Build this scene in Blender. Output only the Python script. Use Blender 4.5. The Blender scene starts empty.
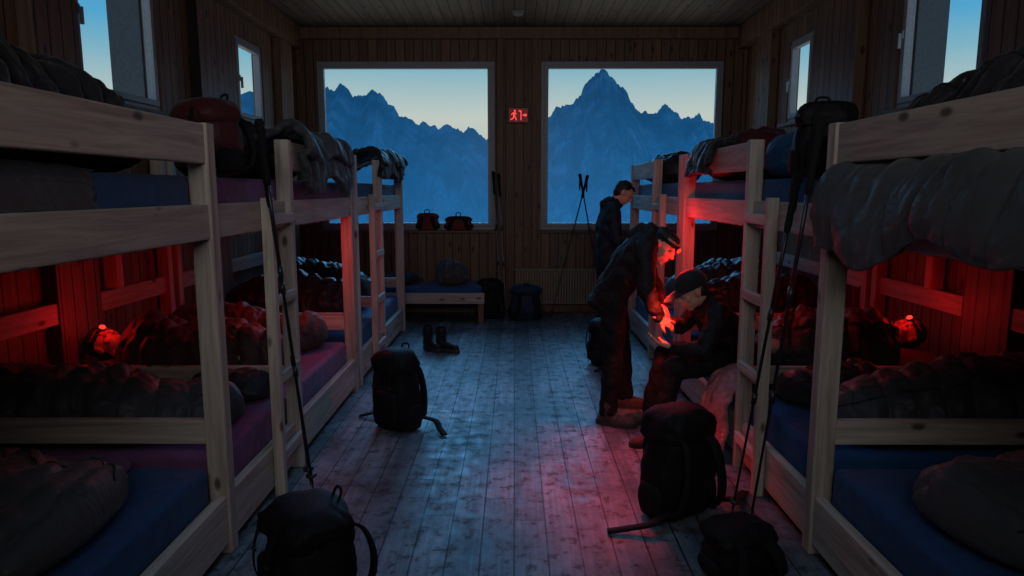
import bpy, bmesh, math, random
from mathutils import Vector, Matrix, noise
random.seed(7)
scene=bpy.context.scene
scene.view_settings.view_transform='Standard'
COL=scene.collection
V=Vector
# ------------------------------------------------------------------ helpers
def meta(o,label=None,cat=None,group=None,kind=None):
    if label: o["label"]=label
    if cat: o["category"]=cat
    if group: o["group"]=group
    if kind: o["kind"]=kind
    return o
def empty(name,loc,label=None,cat=None,group=None,rot=(0,0,0),kind=None,parent=None):
    o=bpy.data.objects.new(name,None); o.empty_display_size=.1
    o.location=loc; o.rotation_euler=rot; COL.objects.link(o)
    if parent: o.parent=parent
    return meta(o,label,cat,group,kind)
def finish(name,bm,mat,parent=None,smooth=False,loc=None):
    bmesh.ops.recalc_face_normals(bm,faces=bm.faces[:])
    me=bpy.data.meshes.new(name); bm.to_mesh(me); bm.free()
    if smooth:
        for p in me.polygons: p.use_smooth=True
    for m in (mat if isinstance(mat,(list,tuple)) else [mat]): me.materials.append(m)
    o=bpy.data.objects.new(name,me); COL.objects.link(o)
    if parent: o.parent=parent
    if loc is not None: o.location=loc
    return o
def box(bm,x0,x1,y0,y1,z0,z1,bev=0.0,seg=2):
    if x1<x0:x0,x1=x1,x0
    if y1<y0:y0,y1=y1,y0
    if z1<z0:z0,z1=z1,z0
    vs=bmesh.ops.create_cube(bm,size=1)['verts']
    for v in vs: v.co=V(((x0+x1)/2+v.co.x*(x1-x0),(y0+y1)/2+v.co.y*(y1-y0),(z0+z1)/2+v.co.z*(z1-z0)))
    if bev:
        es=list({e for v in vs for e in v.link_edges})
        bmesh.ops.bevel(bm,geom=es,offset=bev,segments=seg,affect='EDGES',profile=.5)
def boxobj(name,x0,x1,y0,y1,z0,z1,mat,parent=None,bev=.005,seg=2,smooth=False):
    bm=bmesh.new(); box(bm,x0,x1,y0,y1,z0,z1,bev,seg); return finish(name,bm,mat,parent,smooth)
def frame_for(d):
    d=d.normalized(); a=V((0,0,1)) if abs(d.z)<.9 else V((1,0,0))
    s=d.cross(a).normalized(); u=s.cross(d).normalized(); return s,u
def sweep(bm,pts,prof,upv=None,scales=None):
    pts=[V(p) for p in pts]; rings=[]
    n=len(pts); ps=None
    for i,p in enumerate(pts):
        d=(pts[min(i+1,n-1)]-pts[max(i-1,0)])
        if d.length<1e-6: d=V((0,0,1))
        d.normalize()
        s=d.cross(V(upv)) if upv is not None else None
        if s is None or s.length<1e-3:
            if ps is not None: s=(ps-d*ps.dot(d))
            else: s,_=frame_for(d)
        s.normalize(); ps=s; u=s.cross(d).normalized()
        k=scales[i] if scales else 1
        rings.append([bm.verts.new(p+s*a*k+u*b*k) for a,b in prof])
    m=len(prof)
    for i in range(n-1):
        for j in range(m):
            bm.faces.new((rings[i][j],rings[i][(j+1)%m],rings[i+1][(j+1)%m],rings[i+1][j]))
    bm.faces.new(rings[0]); bm.faces.new(rings[-1][::-1])
def tube(bm,pts,r,seg=8,scales=None,upv=None):
    sweep(bm,pts,[(r*math.cos(2*math.pi*k/seg),r*math.sin(2*math.pi*k/seg)) for k in range(seg)],scales=scales,upv=upv)
def ribbon(bm,pts,w,t,upv=None):
    sweep(bm,pts,[(-w/2,-t/2),(w/2,-t/2),(w/2,t/2),(-w/2,t/2)],upv=upv)
def spline(pts,n):
    pts=[V(p) for p in pts]; out=[]
    P=[pts[0]*2-pts[1]]+pts+[pts[-1]*2-pts[-2]]
    for i in range(n+1):
        t=i/n*(len(pts)-1); k=min(int(t),len(pts)-2); f=t-k
        a,b,c,d=P[k],P[k+1],P[k+2],P[k+3]
        out.append(.5*((2*b)+(c-a)*f+(2*a-5*b+4*c-d)*f*f+(3*b-a-3*c+d)*f**3))
    return out
def lerp_list(L,t):
    x=t*(len(L)-1); k=min(int(x),len(L)-2); return L[k]*(1-(x-k))+L[k+1]*(x-k)
# ------------------------------------------------------------------ materials
def nodes(name):
    m=bpy.data.materials.new(name); m.use_nodes=True; nt=m.node_tree
    return m,nt,nt.nodes['Principled BSDF']
def N(nt,t,**k):
    n=nt.nodes.new(t)
    for a,b in k.items():
        if a in n.inputs: n.inputs[a].default_value=b
        else: setattr(n,a,b)
    return n
def math_(nt,op,a,b=None,c=None):
    n=nt.nodes.new('ShaderNodeMath'); n.operation=op
    for i,x in enumerate((a,b,c)):
        if x is None: continue
        if isinstance(x,(int,float)): n.inputs[i].default_value=x
        else: nt.links.new(x,n.inputs[i])
    return n.outputs[0]
def ramp(nt,src,stops):
    r=nt.nodes.new('ShaderNodeValToRGB'); e=r.color_ramp.elements
    while len(e)<len(stops): e.new(.5)
    for i,(p,c) in enumerate(stops):
        e[i].position=p; e[i].color=(c[0],c[1],c[2],1)
    nt.links.new(src,r.inputs[0]); return r.outputs[0]
def mixc(nt,fac,a,b,mode='MIX'):
    n=nt.nodes.new('ShaderNodeMix'); n.data_type='RGBA'; n.blend_type=mode
    for i,x in ((0,fac),(6,a),(7,b)):
        if isinstance(x,(int,float)): n.inputs[i].default_value=x
        elif isinstance(x,tuple): n.inputs[i].default_value=(x[0],x[1],x[2],1)
        else: nt.links.new(x,n.inputs[i])
    return n.outputs[2]
def _g(nt,v):
    c=nt.nodes.new('ShaderNodeCombineColor')
    for i in range(3): nt.links.new(v,c.inputs[i])
    return c.outputs[0]
def wood(name,along,across,c_dark,c_light,plank=None,rough=.55,knots=1.0,groove=.012,bump=.25,var=.35,stain=0.0,seglen=None,gdark=.08,ks=(.08,.2)):
    m,nt,b=nodes(name); L=nt.links.new
    tc=nt.nodes.new('ShaderNodeTexCoord'); sp=nt.nodes.new('ShaderNodeSeparateXYZ'); L(tc.outputs['Object'],sp.inputs[0])
    o={'x':sp.outputs[0],'y':sp.outputs[1],'z':sp.outputs[2]}
    al,ac=o[along],o[across]; th=o[[q for q in 'xyz' if q not in (along,across)][0]]
    rnd=None
    if plank:
        u=math_(nt,'DIVIDE',ac,plank); idx=math_(nt,'FLOOR',u); fr=math_(nt,'FRACT',u)
        wn=nt.nodes.new('ShaderNodeTexWhiteNoise'); wn.noise_dimensions='1D'; L(idx,wn.inputs['W']); rnd=wn.outputs['Value']
        d=math_(nt,'MINIMUM',fr,math_(nt,'SUBTRACT',1.0,fr)); g=math_(nt,'LESS_THAN',d,groove/plank*.5)
        if seglen:
            v=math_(nt,'ADD',math_(nt,'DIVIDE',al,seglen),math_(nt,'MULTIPLY',rnd,7.3)); vi=math_(nt,'FLOOR',v); vf=math_(nt,'FRACT',v)
            d2=math_(nt,'MINIMUM',vf,math_(nt,'SUBTRACT',1.0,vf)); g=math_(nt,'MAXIMUM',g,math_(nt,'LESS_THAN',d2,.003/seglen))
            wn2=nt.nodes.new('ShaderNodeTexWhiteNoise'); wn2.noise_dimensions='2D'
            cv=nt.nodes.new('ShaderNodeCombineXYZ'); L(idx,cv.inputs[0]); L(vi,cv.inputs[1]); L(cv.outputs[0],wn2.inputs['Vector']); rnd=wn2.outputs['Value']
    else:
        oi=nt.nodes.new('ShaderNodeObjectInfo'); rnd0=oi.outputs['Random']
    off=math_(nt,'MULTIPLY',rnd if rnd else rnd0,13.7)
    cb=nt.nodes.new('ShaderNodeCombineXYZ')
    L(math_(nt,'ADD',math_(nt,'MULTIPLY',ac,24),off),cb.inputs[0]); L(math_(nt,'MULTIPLY',th,24),cb.inputs[1]); L(math_(nt,'ADD',math_(nt,'MULTIPLY',al,1.4),off),cb.inputs[2])
    nz=N(nt,'ShaderNodeTexNoise',Scale=1.0,Detail=6.0,Roughness=.65,Distortion=.8); L(cb.outputs[0],nz.inputs['Vector'])
    col=ramp(nt,nz.outputs['Fac'],[(.32,c_dark),(.66,c_light)])
    if rnd:
        k=math_(nt,'ADD',math_(nt,'MULTIPLY',rnd,var),1-var*.6)
        col=mixc(nt,1.0,col,_g(nt,k),'MULTIPLY')
    else:
        k=math_(nt,'ADD',math_(nt,'MULTIPLY',rnd0,.3),.82); col=mixc(nt,1.0,col,_g(nt,k),'MULTIPLY')
    if knots:
        cb2=nt.nodes.new('ShaderNodeCombineXYZ')
        L(math_(nt,'ADD',math_(nt,'MULTIPLY',ac,8),off),cb2.inputs[0]); L(math_(nt,'MULTIPLY',th,8),cb2.inputs[1]); L(math_(nt,'MULTIPLY',al,3.8),cb2.inputs[2])
        vo=N(nt,'ShaderNodeTexVoronoi',Scale=1.0); L(cb2.outputs[0],vo.inputs['Vector'])
        kf=ramp(nt,vo.outputs['Distance'],[(ks[0],(knots,)*3),(ks[1],(0,0,0))])
        col=mixc(nt,kf,col,tuple(x*.30 for x in c_dark))
    rsrc=None
    if stain:
        n2=N(nt,'ShaderNodeTexNoise',Scale=1.6,Detail=6.0,Roughness=.65); L(tc.outputs['Object'],n2.inputs['Vector'])
        sf=ramp(nt,n2.outputs['Fac'],[(.42,(0,0,0)),(.62,(stain,)*3)])
        col=mixc(nt,sf,col,tuple(x*.45 for x in c_dark))
        n3=N(nt,'ShaderNodeTexNoise',Scale=12.0,Detail=6.0,Roughness=.75); L(tc.outputs['Object'],n3.inputs['Vector'])
        s3=ramp(nt,n3.outputs['Fac'],[(.54,(0,0,0)),(.60,(stain,)*3)])
        col=mixc(nt,s3,col,tuple(x*.22 for x in c_dark))
        rsrc=ramp(nt,n3.outputs['Fac'],[(.35,(rough-.08,)*3),(.65,(rough+.28,)*3)])
    h=nz.outputs['Fac']
    if plank:
        col=mixc(nt,g,col,tuple(x*gdark for x in c_dark)); h=math_(nt,'SUBTRACT',h,math_(nt,'MULTIPLY',g,2.0))
    L(col,b.inputs['Base Color'])
    if rsrc: L(rsrc,b.inputs['Roughness'])
    else: b.inputs['Roughness'].default_value=rough
    bp=N(nt,'ShaderNodeBump',Strength=bump,Distance=.004); L(h,bp.inputs['Height']); L(bp.outputs[0],b.inputs['Normal'])
    return m
def cloth(name,c,rough=.75,scale=30,var=.3,bump=.3,sheen=.08,spec=.25,fold=0):
    m,nt,b=nodes(name); L=nt.links.new
    tc=nt.nodes.new('ShaderNodeTexCoord')
    n=N(nt,'ShaderNodeTexNoise',Scale=scale*.25,Detail=5.0,Roughness=.6); L(tc.outputs['Object'],n.inputs['Vector'])
    col=ramp(nt,n.outputs['Fac'],[(.3,tuple(x*(1-var) for x in c)),(.7,tuple(min(1,x*(1+var)) for x in c))])
    L(col,b.inputs['Base Color']); b.inputs['Roughness'].default_value=rough
    b.inputs['Specular IOR Level'].default_value=spec
    b.inputs['Sheen Weight'].default_value=sheen
    n2=N(nt,'ShaderNodeTexNoise',Scale=scale,Detail=4.0,Roughness=.6); L(tc.outputs['Object'],n2.inputs['Vector'])
    bp=N(nt,'ShaderNodeBump',Strength=bump,Distance=.01); L(n2.outputs['Fac'],bp.inputs['Height'])
    if fold:
        n3=N(nt,'ShaderNodeTexNoise',Scale=8.0,Detail=2.0,Roughness=.4,Distortion=.9); L(tc.outputs['Object'],n3.inputs['Vector'])
        r=math_(nt,'ABSOLUTE',math_(nt,'SUBTRACT',n3.outputs['Fac'],.5))
        b2=N(nt,'ShaderNodeBump',Strength=fold,Distance=.10); L(r,b2.inputs['Height']); L(bp.outputs[0],b2.inputs['Normal']); L(b2.outputs[0],b.inputs['Normal'])
    else: L(bp.outputs[0],b.inputs['Normal'])
    return m
def plain(name,c,rough=.5,metal=0,emit=None,es=0):
    m,nt,b=nodes(name)
    tc=nt.nodes.new('ShaderNodeTexCoord'); n=N(nt,'ShaderNodeTexNoise',Scale=40.0,Detail=2.0); nt.links.new(tc.outputs['Object'],n.inputs['Vector'])
    nt.links.new(ramp(nt,n.outputs['Fac'],[(.3,tuple(x*.88 for x in c)),(.7,tuple(min(1,x*1.1) for x in c))]),b.inputs['Base Color'])
    b.inputs['Roughness'].default_value=rough; b.inputs['Metallic'].default_value=metal
    if emit: b.inputs['Emission Color'].default_value=(*emit,1); b.inputs['Emission Strength'].default_value=es
    return m
WD,WL=(.32,.26,.22),(.62,.54,.47)
K=dict(knots=.95,ks=(.08,.16),bump=.6,rough=.62)
M_bed={'x':wood('bed_pine_x','x','z',WD,WL,**K),'y':wood('bed_pine_y','y','z',WD,WL,**K),'z':wood('bed_pine_z','z','y',WD,WL,**K)}
M_wallB=wood('wall_planks_back','z','x',(.10,.05,.028),(.21,.115,.065),plank=.115,knots=1.0,rough=.55,ks=(.1,.2))
M_wallS=wood('wall_planks_side','z','y',(.115,.066,.04),(.24,.145,.09),plank=.115,knots=1.0,rough=.55,ks=(.1,.2))
M_ceil=wood('ceiling_planks','y','x',(.075,.06,.05),(.17,.135,.115),plank=.12,knots=1.0,rough=.6,ks=(.1,.2))
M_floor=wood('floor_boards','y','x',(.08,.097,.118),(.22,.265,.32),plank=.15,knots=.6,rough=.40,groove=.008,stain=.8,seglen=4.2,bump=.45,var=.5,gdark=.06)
M_trim=wood('trim_wood','z','y',(.10,.055,.032),(.19,.11,.065),knots=.5)
M_frame=plain('window_frame_grey',(.30,.33,.37),.45)
M_black=cloth('nylon_black',(.006,.006,.008),.65,60,.3,.25,0,.2)
M_strap=cloth('webbing_black',(.010,.010,.012),.8,200,.2,.4,0,.2)
M_plas=plain('plastic_black',(.02,.02,.022),.35)
FB=dict(fold=.22)
M_grey=cloth('bag_fabric_grey',(.055,.062,.070),.5,14,.2,.12,**FB)
M_grey2=cloth('bag_fabric_warm_grey',(.065,.056,.056),.55,14,.2,.12,**FB)
M_dark=cloth('bag_fabric_charcoal',(.019,.020,.024),.45,14,.25,.12,**FB)
M_maroon=cloth('bag_fabric_maroon',(.06,.010,.013),.6,14,.25,.12,**FB)
M_brown=cloth('bag_fabric_brown',(.07,.036,.03),.6,14,.25,.12,**FB)
M_blueb=cloth('bag_fabric_blue',(.02,.09,.22),.5,14,.25,.12,**FB)
M_pink=cloth('blanket_pink',(.46,.19,.20),.85,50,.45,.9,fold=.4)
M_matb=cloth('mattress_blue',(.012,.070,.20),.7,60,.15,.3,fold=.10)
M_matp=cloth('mattress_purple',(.19,.075,.19),.7,60,.15,.3,fold=.10)
M_pillow=cloth('pillow_cloth',(.09,.08,.085),.85,30,.15,.3,fold=.2)
M_sillred=cloth('small_pack_red',(.16,.018,.02),.6,30)
M_bpblue=cloth('nylon_blue',(.010,.024,.055),.6,30)
M_alu=plain('aluminium_dark',(.04,.04,.05),.35,.8)
M_alul=plain('aluminium_light',(.2,.2,.22),.35,.8)
M_jacketn=cloth('jacket_navy',(.009,.014,.027),.65,25,.2,.2,0,fold=.25)
M_jacketb=cloth('jacket_black',(.008,.008,.009),.65,25,.2,.2,0,fold=.25)
M_jacketr=cloth('jacket_charcoal_red',(.012,.009,.010),.65,25,.2,.2,0,fold=.25)
M_trous=cloth('trousers_dark',(.007,.007,.009),.8,40,.3,.2,0,fold=.25)
M_skin=plain('skin',(.58,.33,.24),.5)
M_hair=plain('hair_dark',(.008,.006,.006),.6)
M_cap=cloth('cap_fabric',(.014,.015,.019),.8,60,.2,.3)
M_sole=plain('rubber_sole',(.03,.028,.028),.7)
M_leath=cloth('boot_leather',(.012,.010,.010),.5,40,.3,.3)
M_shoe=cloth('shoe_fabric',(.06,.045,.043),.6,40,.4,.3)
M_lace=plain('lace',(.14,.13,.12),.7)
M_rad=plain('radiator_enamel',(.30,.24,.18),.4)
M_white=plain('white_plastic',(.3,.3,.3),.4)
M_eye=plain('eye',(.3,.3,.3),.2)
M_redlens=plain('headlamp_lens',(.4,.02,.01),.5,0,(1,.035,.02),1.8)
M_signred=plain('sign_red',(.12,.005,.005),.4,0,(1,.01,.01),.06)
M_signpic=plain('sign_pictogram',(.6,.10,.10),.4,0,(1,.06,.06),1.3)
M_stone=plain('render_wall_stone',(.09,.11,.13),.9)
def glassmat():
    m=bpy.data.materials.new('window_glass'); m.use_nodes=True; nt=m.node_tree; nt.nodes.clear()
    o=nt.nodes.new('ShaderNodeOutputMaterial'); t=nt.nodes.new('ShaderNodeBsdfTransparent'); g=nt.nodes.new('ShaderNodeBsdfGlossy')
    t.inputs[0].default_value=(.92,.96,.98,1); g.inputs['Roughness'].default_value=.3
    mx=nt.nodes.new('ShaderNodeMixShader'); mx.inputs[0].default_value=.008
    nt.links.new(t.outputs[0],mx.inputs[1]); nt.links.new(g.outputs[0],mx.inputs[2]); nt.links.new(mx.outputs[0],o.inputs[0]); return m
M_glass=glassmat()
# ------------------------------------------------------------------ room
XL,XR,YB,YF,ZC=-2.8,2.92,8.9,-1.3,3.6
def wall(name,fixed,p0,p1,a0,a1,z0,z1,holes,mat):
    bm=bmesh.new()
    A=sorted({a0,a1,*[h[0] for h in holes],*[h[1] for h in holes]}); Z=sorted({z0,z1,*[h[2] for h in holes],*[h[3] for h in holes]})
    for i in range(len(A)-1):
        for j in range(len(Z)-1):
            ca,cz=(A[i]+A[i+1])/2,(Z[j]+Z[j+1])/2
            if any(h[0]<ca<h[1] and h[2]<cz<h[3] for h in holes): continue
            if fixed=='x': box(bm,p0,p1,A[i],A[i+1],Z[j],Z[j+1])
            else: box(bm,A[i],A[i+1],p0,p1,Z[j],Z[j+1])
    bmesh.ops.remove_doubles(bm,verts=bm.verts[:],dist=1e-5)
    seen={}
    for f in bm.faces: seen.setdefault(tuple(round(c,4) for c in f.calc_center_median()),[]).append(f)
    kill=[f for k,fs in seen.items() if len(fs)>1 for f in fs]
    bmesh.ops.delete(bm,geom=kill,context='FACES_ONLY')
    return meta(finish(name,bm,mat),kind='structure')
BW=[(-2.50,-.25,1.08,3.20),(.34,2.64,1.08,3.20)]
SWL=[(4.5,5.58,2.2,3.30),(7.1,7.85,2.3,3.15)]
SWR=[(4.40,5.42,2.2,3.30),(6.95,7.55,2.3,3.15)]
WT=.12
wall('wall_back','y',YB,YB+.3,XL-WT,XR+WT,0,ZC,BW,M_wallB)
wall('wall_left','x',XL-WT,XL,YF,YB,0,ZC,SWL,M_wallS)
wall('wall_right','x',XR,XR+WT,YF,YB,0,ZC,SWR,M_wallS)
wall('wall_front','y',YF-.2,YF,XL-WT,XR+WT,0,ZC,[],M_wallB)
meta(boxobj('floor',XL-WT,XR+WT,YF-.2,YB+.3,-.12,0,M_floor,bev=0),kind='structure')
meta(boxobj('ceiling',XL-WT,XR+WT,YF-.2,YB+.3,ZC,ZC+.15,M_ceil,bev=0),kind='structure')
meta(boxobj('baseboard_back',XL,XR,YB-.02,YB,0,.09,M_trim),kind='structure')
meta(boxobj('baseboard_left',XL,XL+.02,YF,YB-.02,0,.09,M_trim),kind='structure')
meta(boxobj('baseboard_right',XR-.02,XR,YF,YB-.02,0,.09,M_trim),kind='structure')
tn=1
def trim(x0,x1,y0,y1,z0,z1,mat=None):
    global tn
    meta(boxobj('trim_%d'%tn,x0,x1,y0,y1,z0,z1,mat or M_trim),kind='structure'); tn+=1
trim(XL,XR,YB-.06,YB,ZC-.14,ZC)
trim(-.22,-.14,YB-.05,YB,0,ZC-.14); trim(.22,.30,YB-.05,YB,0,ZC-.14)
for s,x,ys in ((1,XL,(4.0,6.1,8.2)),(-1,XR,(3.85,5.9,7.85))):
    for y in ys: trim(x,x+s*.09,y,y+.42,0,ZC,M_wallS)
    trim(x,x+s*.14,ys[0]+.42,YB-.06,3.34,ZC,M_wallS)
trim(XL-.38,XL-WT-.005,5.56,5.70,2.0,3.5,M_stone); trim(XR+WT+.005,XR+.36,5.40,5.54,2.0,3.5,M_stone)
def window(n,cx,cy,w,h,z0,rot,depth):
    E=empty('window_%d'%n,(cx,cy,z0),rot=(0,0,rot),kind='structure')
    def ring(nm,a,b,c,d,t,y0,y1,mat):
        bm=bmesh.new()
        box(bm,a,b,y0,y1,c,c+t,.004); box(bm,a,b,y0,y1,d-t,d,.004); box(bm,a,a+t,y0,y1,c+t,d-t,.004); box(bm,b-t,b,y0,y1,c+t,d-t,.004)
        finish(nm,bm,mat,E)
    ring('frame',-w/2,w/2,0,h,.06,depth,depth+.06,M_frame)
    ring('sash',-w/2+.045,w/2-.045,.045,h-.045,.045,depth-.02,depth+.045,M_frame)
    boxobj('glass',-w/2+.08,w/2-.08,depth+.02,depth+.026,.08,h-.08,M_glass,E,bev=0)
    bm=bmesh.new(); box(bm,-w/2+.055,-w/2+.08,depth-.035,depth-.02,h*.5-.03,h*.5+.03,.003); box(bm,-w/2+.06,-w/2+.075,depth-.06,depth-.035,h*.5-.1,h*.5+.01,.004)
    finish('window_handle',bm,M_frame,E)
    boxobj('sill',-w/2-.05,w/2+.05,-.07,depth,-.035,-.001,M_trim,E)
for n,(a,b,c,d) in enumerate(BW): window(n+1,(a+b)/2,YB,b-a,d-c,c,0,.02)
k=3
for h in SWL: window(k,XL,(h[0]+h[1])/2,h[1]-h[0],h[3]-h[2],h[2],math.pi/2,.02); k+=1
for h in SWR: window(k,XR,(h[0]+h[1])/2,h[1]-h[0],h[3]-h[2],h[2],-math.pi/2,.02); k+=1
# ------------------------------------------------------------------ outside
RID=[(-600,30),(-520,60),(-430,40),(-330,75),(-250,45),(-190,72),(-160,58),(-146,64),(-140,69),(-133,74),(-128,71),(-124,77),(-119,73),(-115,68),(-111,69),(-108,67),(-105,69),(-101,72),(-99,70),(-95,69),(-90,61),(-86,60),(-82,53),(-77,53),(-70,48),(-65,50),(-61,48),(-53,45),(-48,48.5),(-44,46),(-37,42),(-33,46),(-28,43),(-20,38),(0,30),(19,47),(27,55),(30,60.6),(33,59),(37,63),(41,61),(44,67),(47,68.5),(50,75),(53,78),(56,80),(59,84),(62,86),(65,84.5),(68,81),(71,79),(74,75),(77,72.5),(80,69),(83,63),(87,59),(90,55),(94,57),(97,54),(102,56),(106,61),(109,62.6),(112,58),(116,56),(119,52),(122.5,52),(128,54),(132,56),(135,50),(139,49),(145,46),(154,43),(190,62),(250,40),(330,70),(430,44),(520,64),(600,30)]
def ridge(x):
    if x<=RID[0][0]: return RID[0][1]
    for (a,b),(c,d) in zip(RID,RID[1:]):
        if x<=c: return b+(d-b)*(x-a)/(c-a)
    return RID[-1][1]
bm=bmesh.new(); NX,NY=620,64; G=[]
for j in range(NY+1):
    t=j/NY; row=[]
    for i in range(NX+1):
        u=i/NX*2-1; x=u*200 if abs(u)<.8 else math.copysign(160+(abs(u)-.8)*2200,u)
        y=270+230*t; xx=x*(y/500)**.5 if t<1 else x
        r=ridge(x)+noise.noise(V((x*.3,1.3,0)))*1.8+noise.noise(V((x*.9,7.3,0)))*1.5
        rn=1-abs(noise.noise(V((x*.035,t*1.8,3.1))))*2; rn2=1-abs(noise.noise(V((x*.10+t*1.5,t*4,8.1))))*2; rn3=1-abs(noise.noise(V((x*.26-t*2,t*10,1.1))))*2
        z=-70+(r+70)*t**.75+(rn*22+rn2*10+rn3*3-34)*4*t*(1-t)*.8
        row.append(bm.verts.new((xx,y,z)))
    G.append(row)
row=[bm.verts.new((v.co.x*1.2,620,-70)) for v in G[-1]]; G.append(row)
for j in range(len(G)-1):
    for i in range(NX): bm.faces.new((G[j][i],G[j][i+1],G[j+1][i+1],G[j+1][i]))
mm,nt,b=nodes('mountain_rock_haze')
tc=nt.nodes.new('ShaderNodeTexCoord'); n=N(nt,'ShaderNodeTexNoise',Scale=.06,Detail=8.0,Roughness=.62); nt.links.new(tc.outputs['Object'],n.inputs['Vector'])
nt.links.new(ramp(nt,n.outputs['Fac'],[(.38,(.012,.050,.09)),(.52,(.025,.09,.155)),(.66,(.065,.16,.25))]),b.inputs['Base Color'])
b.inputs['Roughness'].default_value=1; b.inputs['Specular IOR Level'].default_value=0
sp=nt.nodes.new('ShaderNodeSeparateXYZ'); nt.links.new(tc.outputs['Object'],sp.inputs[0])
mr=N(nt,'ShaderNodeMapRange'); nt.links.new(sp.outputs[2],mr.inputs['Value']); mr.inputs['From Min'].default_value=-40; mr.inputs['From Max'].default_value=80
nt.links.new(ramp(nt,mr.outputs[0],[(0,(.022,.18,.42)),(.5,(.013,.11,.26)),(1,(.006,.05,.12))]),b.inputs['Emission Color']); b.inputs['Emission Strength'].default_value=.72  # blue emission painted in as atmospheric haze, stronger towards the valley
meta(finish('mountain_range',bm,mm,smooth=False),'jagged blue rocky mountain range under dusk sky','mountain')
w=bpy.data.worlds.new('World'); scene.world=w; w.use_nodes=True; nt=w.node_tree; bg=nt.nodes['Background']
tc=nt.nodes.new('ShaderNodeTexCoord'); sp=nt.nodes.new('ShaderNodeSeparateXYZ'); nt.links.new(tc.outputs['Generated'],sp.inputs[0])
nt.links.new(ramp(nt,sp.outputs[2],[(0.0,(.56,.52,.46)),(.10,(.62,.64,.56)),(.17,(.24,.48,.57)),(.21,(.10,.40,.64)),(.4,(.05,.28,.55)),(1,(.02,.14,.36))]),bg.inputs[0]); bg.inputs[1].default_value=1.0
# ------------------------------------------------------------------ beds
def bunk(s,x0,y0,y1,W,ladder,nearpost,label,wallpost=None):
    E=empty('bunk_bed',(x0,y0,0),label,'bunk bed','pine bunk beds along both walls')
    L=y1-y0; T=.045
    def bx(nm,a,b,c,d,z0,z1,ax,par=E): return boxobj(nm,s*a,s*b,c,d,z0,z1,M_bed[ax],par,bev=.006)
    pw,pt=.09,.07
    if nearpost: bx('post',0,pw,0,pt,0,1.87,'z')
    bx('post',0,pw,L-pt,L,0,1.87,'z')
    bx('post',W-pw,W,0,pt,0,1.87,'z'); bx('post',W-pw,W,L-pt,L,0,1.87,'z')
    if wallpost: bx('post',W-pw-.02,W-.02,wallpost-y0,wallpost-y0+pt,.94,1.38,'z')
    a=pt if nearpost else .004; gstart=a
    if ladder: gstart=ladder[1]-y0+.055
    bx('side_rail',.012,.012+T,a,L-pt,1.395,1.54,'y'); bx('side_rail',.012,.012+T,a,L-pt,.05,.27,'y')
    bx('guard_rail',.012,.012+T,gstart,L-pt,1.705,1.865,'y')
    bx('side_rail',W-.012-T,W-.012,pt,L-pt,1.395,1.54,'y'); bx('side_rail',W-.012-T,W-.012,pt,L-pt,.05,.27,'y')
    bx('guard_rail',W-.012-T,W-.012,pt,L-pt,.80,.93,'y')
    for yy in (([.015] if nearpost else [])+[L-.055]):
        bx('end_rail',pw,W-pw,yy,yy+.04,.50,.61,'x'); bx('end_rail',pw,W-pw,yy,yy+.04,1.395,1.54,'x'); bx('end_rail',pw,W-pw,yy,yy+.04,.05,.22,'x')
    for z in (.20,1.385):
        bm=bmesh.new(); n=int(L/.14)
        for i in range(n):
            y=.08+i*(L-.2)/(n-1); box(bm,s*.06,s*(W-.06),y,y+.07,z,z+.02)
        finish('slat_base',bm,M_bed['x'],E)
    if ladder:
        Ld=empty('ladder',(0,0,0),parent=E)
        ya,yb=ladder[0]-y0,ladder[1]-y0
        boxobj('stile',s*-.045,s*.010,ya,ya+.05,0,1.56,M_bed['z'],Ld,.006)
        boxobj('stile',s*-.02,s*.06,yb,yb+.055,0,1.87,M_bed['z'],Ld,.006)
        for z in (.17,.59,1.0,1.42):
            boxobj('rung',s*-.035,s*-.005,ya+.05,yb,z,z+.055,M_bed['y'],Ld,.005)
        bx('end_rail',.06,W-pw,yb+.005,yb+.045,.50,.60,'x')
    return E
def mattress(s,x0,y0,y1,W,z,h,mat,label,group='foam mattresses on the bunks'):
    bm=bmesh.new(); box(bm,s*.065,s*(W-.09),.02,y1-y0-.06,0,h,.035,4)
    o=finish('mattress',bm,mat,None,True,(x0,y0,z)); meta(o,label,'mattress',group); return o
WLf,WRt=1.53,1.60
for s,x0,W in ((-1,-1.25,WLf),(1,1.30,WRt)):
    bunk(s,x0,.72,2.90,W,None,True,'knotty pine bunk bed without ladder beside the aisle')
    bunk(s,x0,2.904,5.34,W,(3.40,3.78),False,'long knotty pine bunk bed with a ladder on its aisle side',wallpost=4.55)
    bunk(s,x0,5.42,7.72,W,(5.92,6.36),True,'knotty pine bunk bed with ladder beside the window wall')
    for i,(a,b_) in enumerate(((.74,2.86),(2.92,5.30),(5.46,7.68))):
        p=(i==1 and s<0); c='purple' if p else 'dark blue'
        mattress(s,x0,a,b_,W,1.406,.25,M_matp if p else M_matb,'thick %s foam mattress on an upper bunk'%c)
        mattress(s,x0,a,b_,W,.222,.20,M_matp if p else M_matb,'%s foam mattress on a lower bunk'%c)
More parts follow.
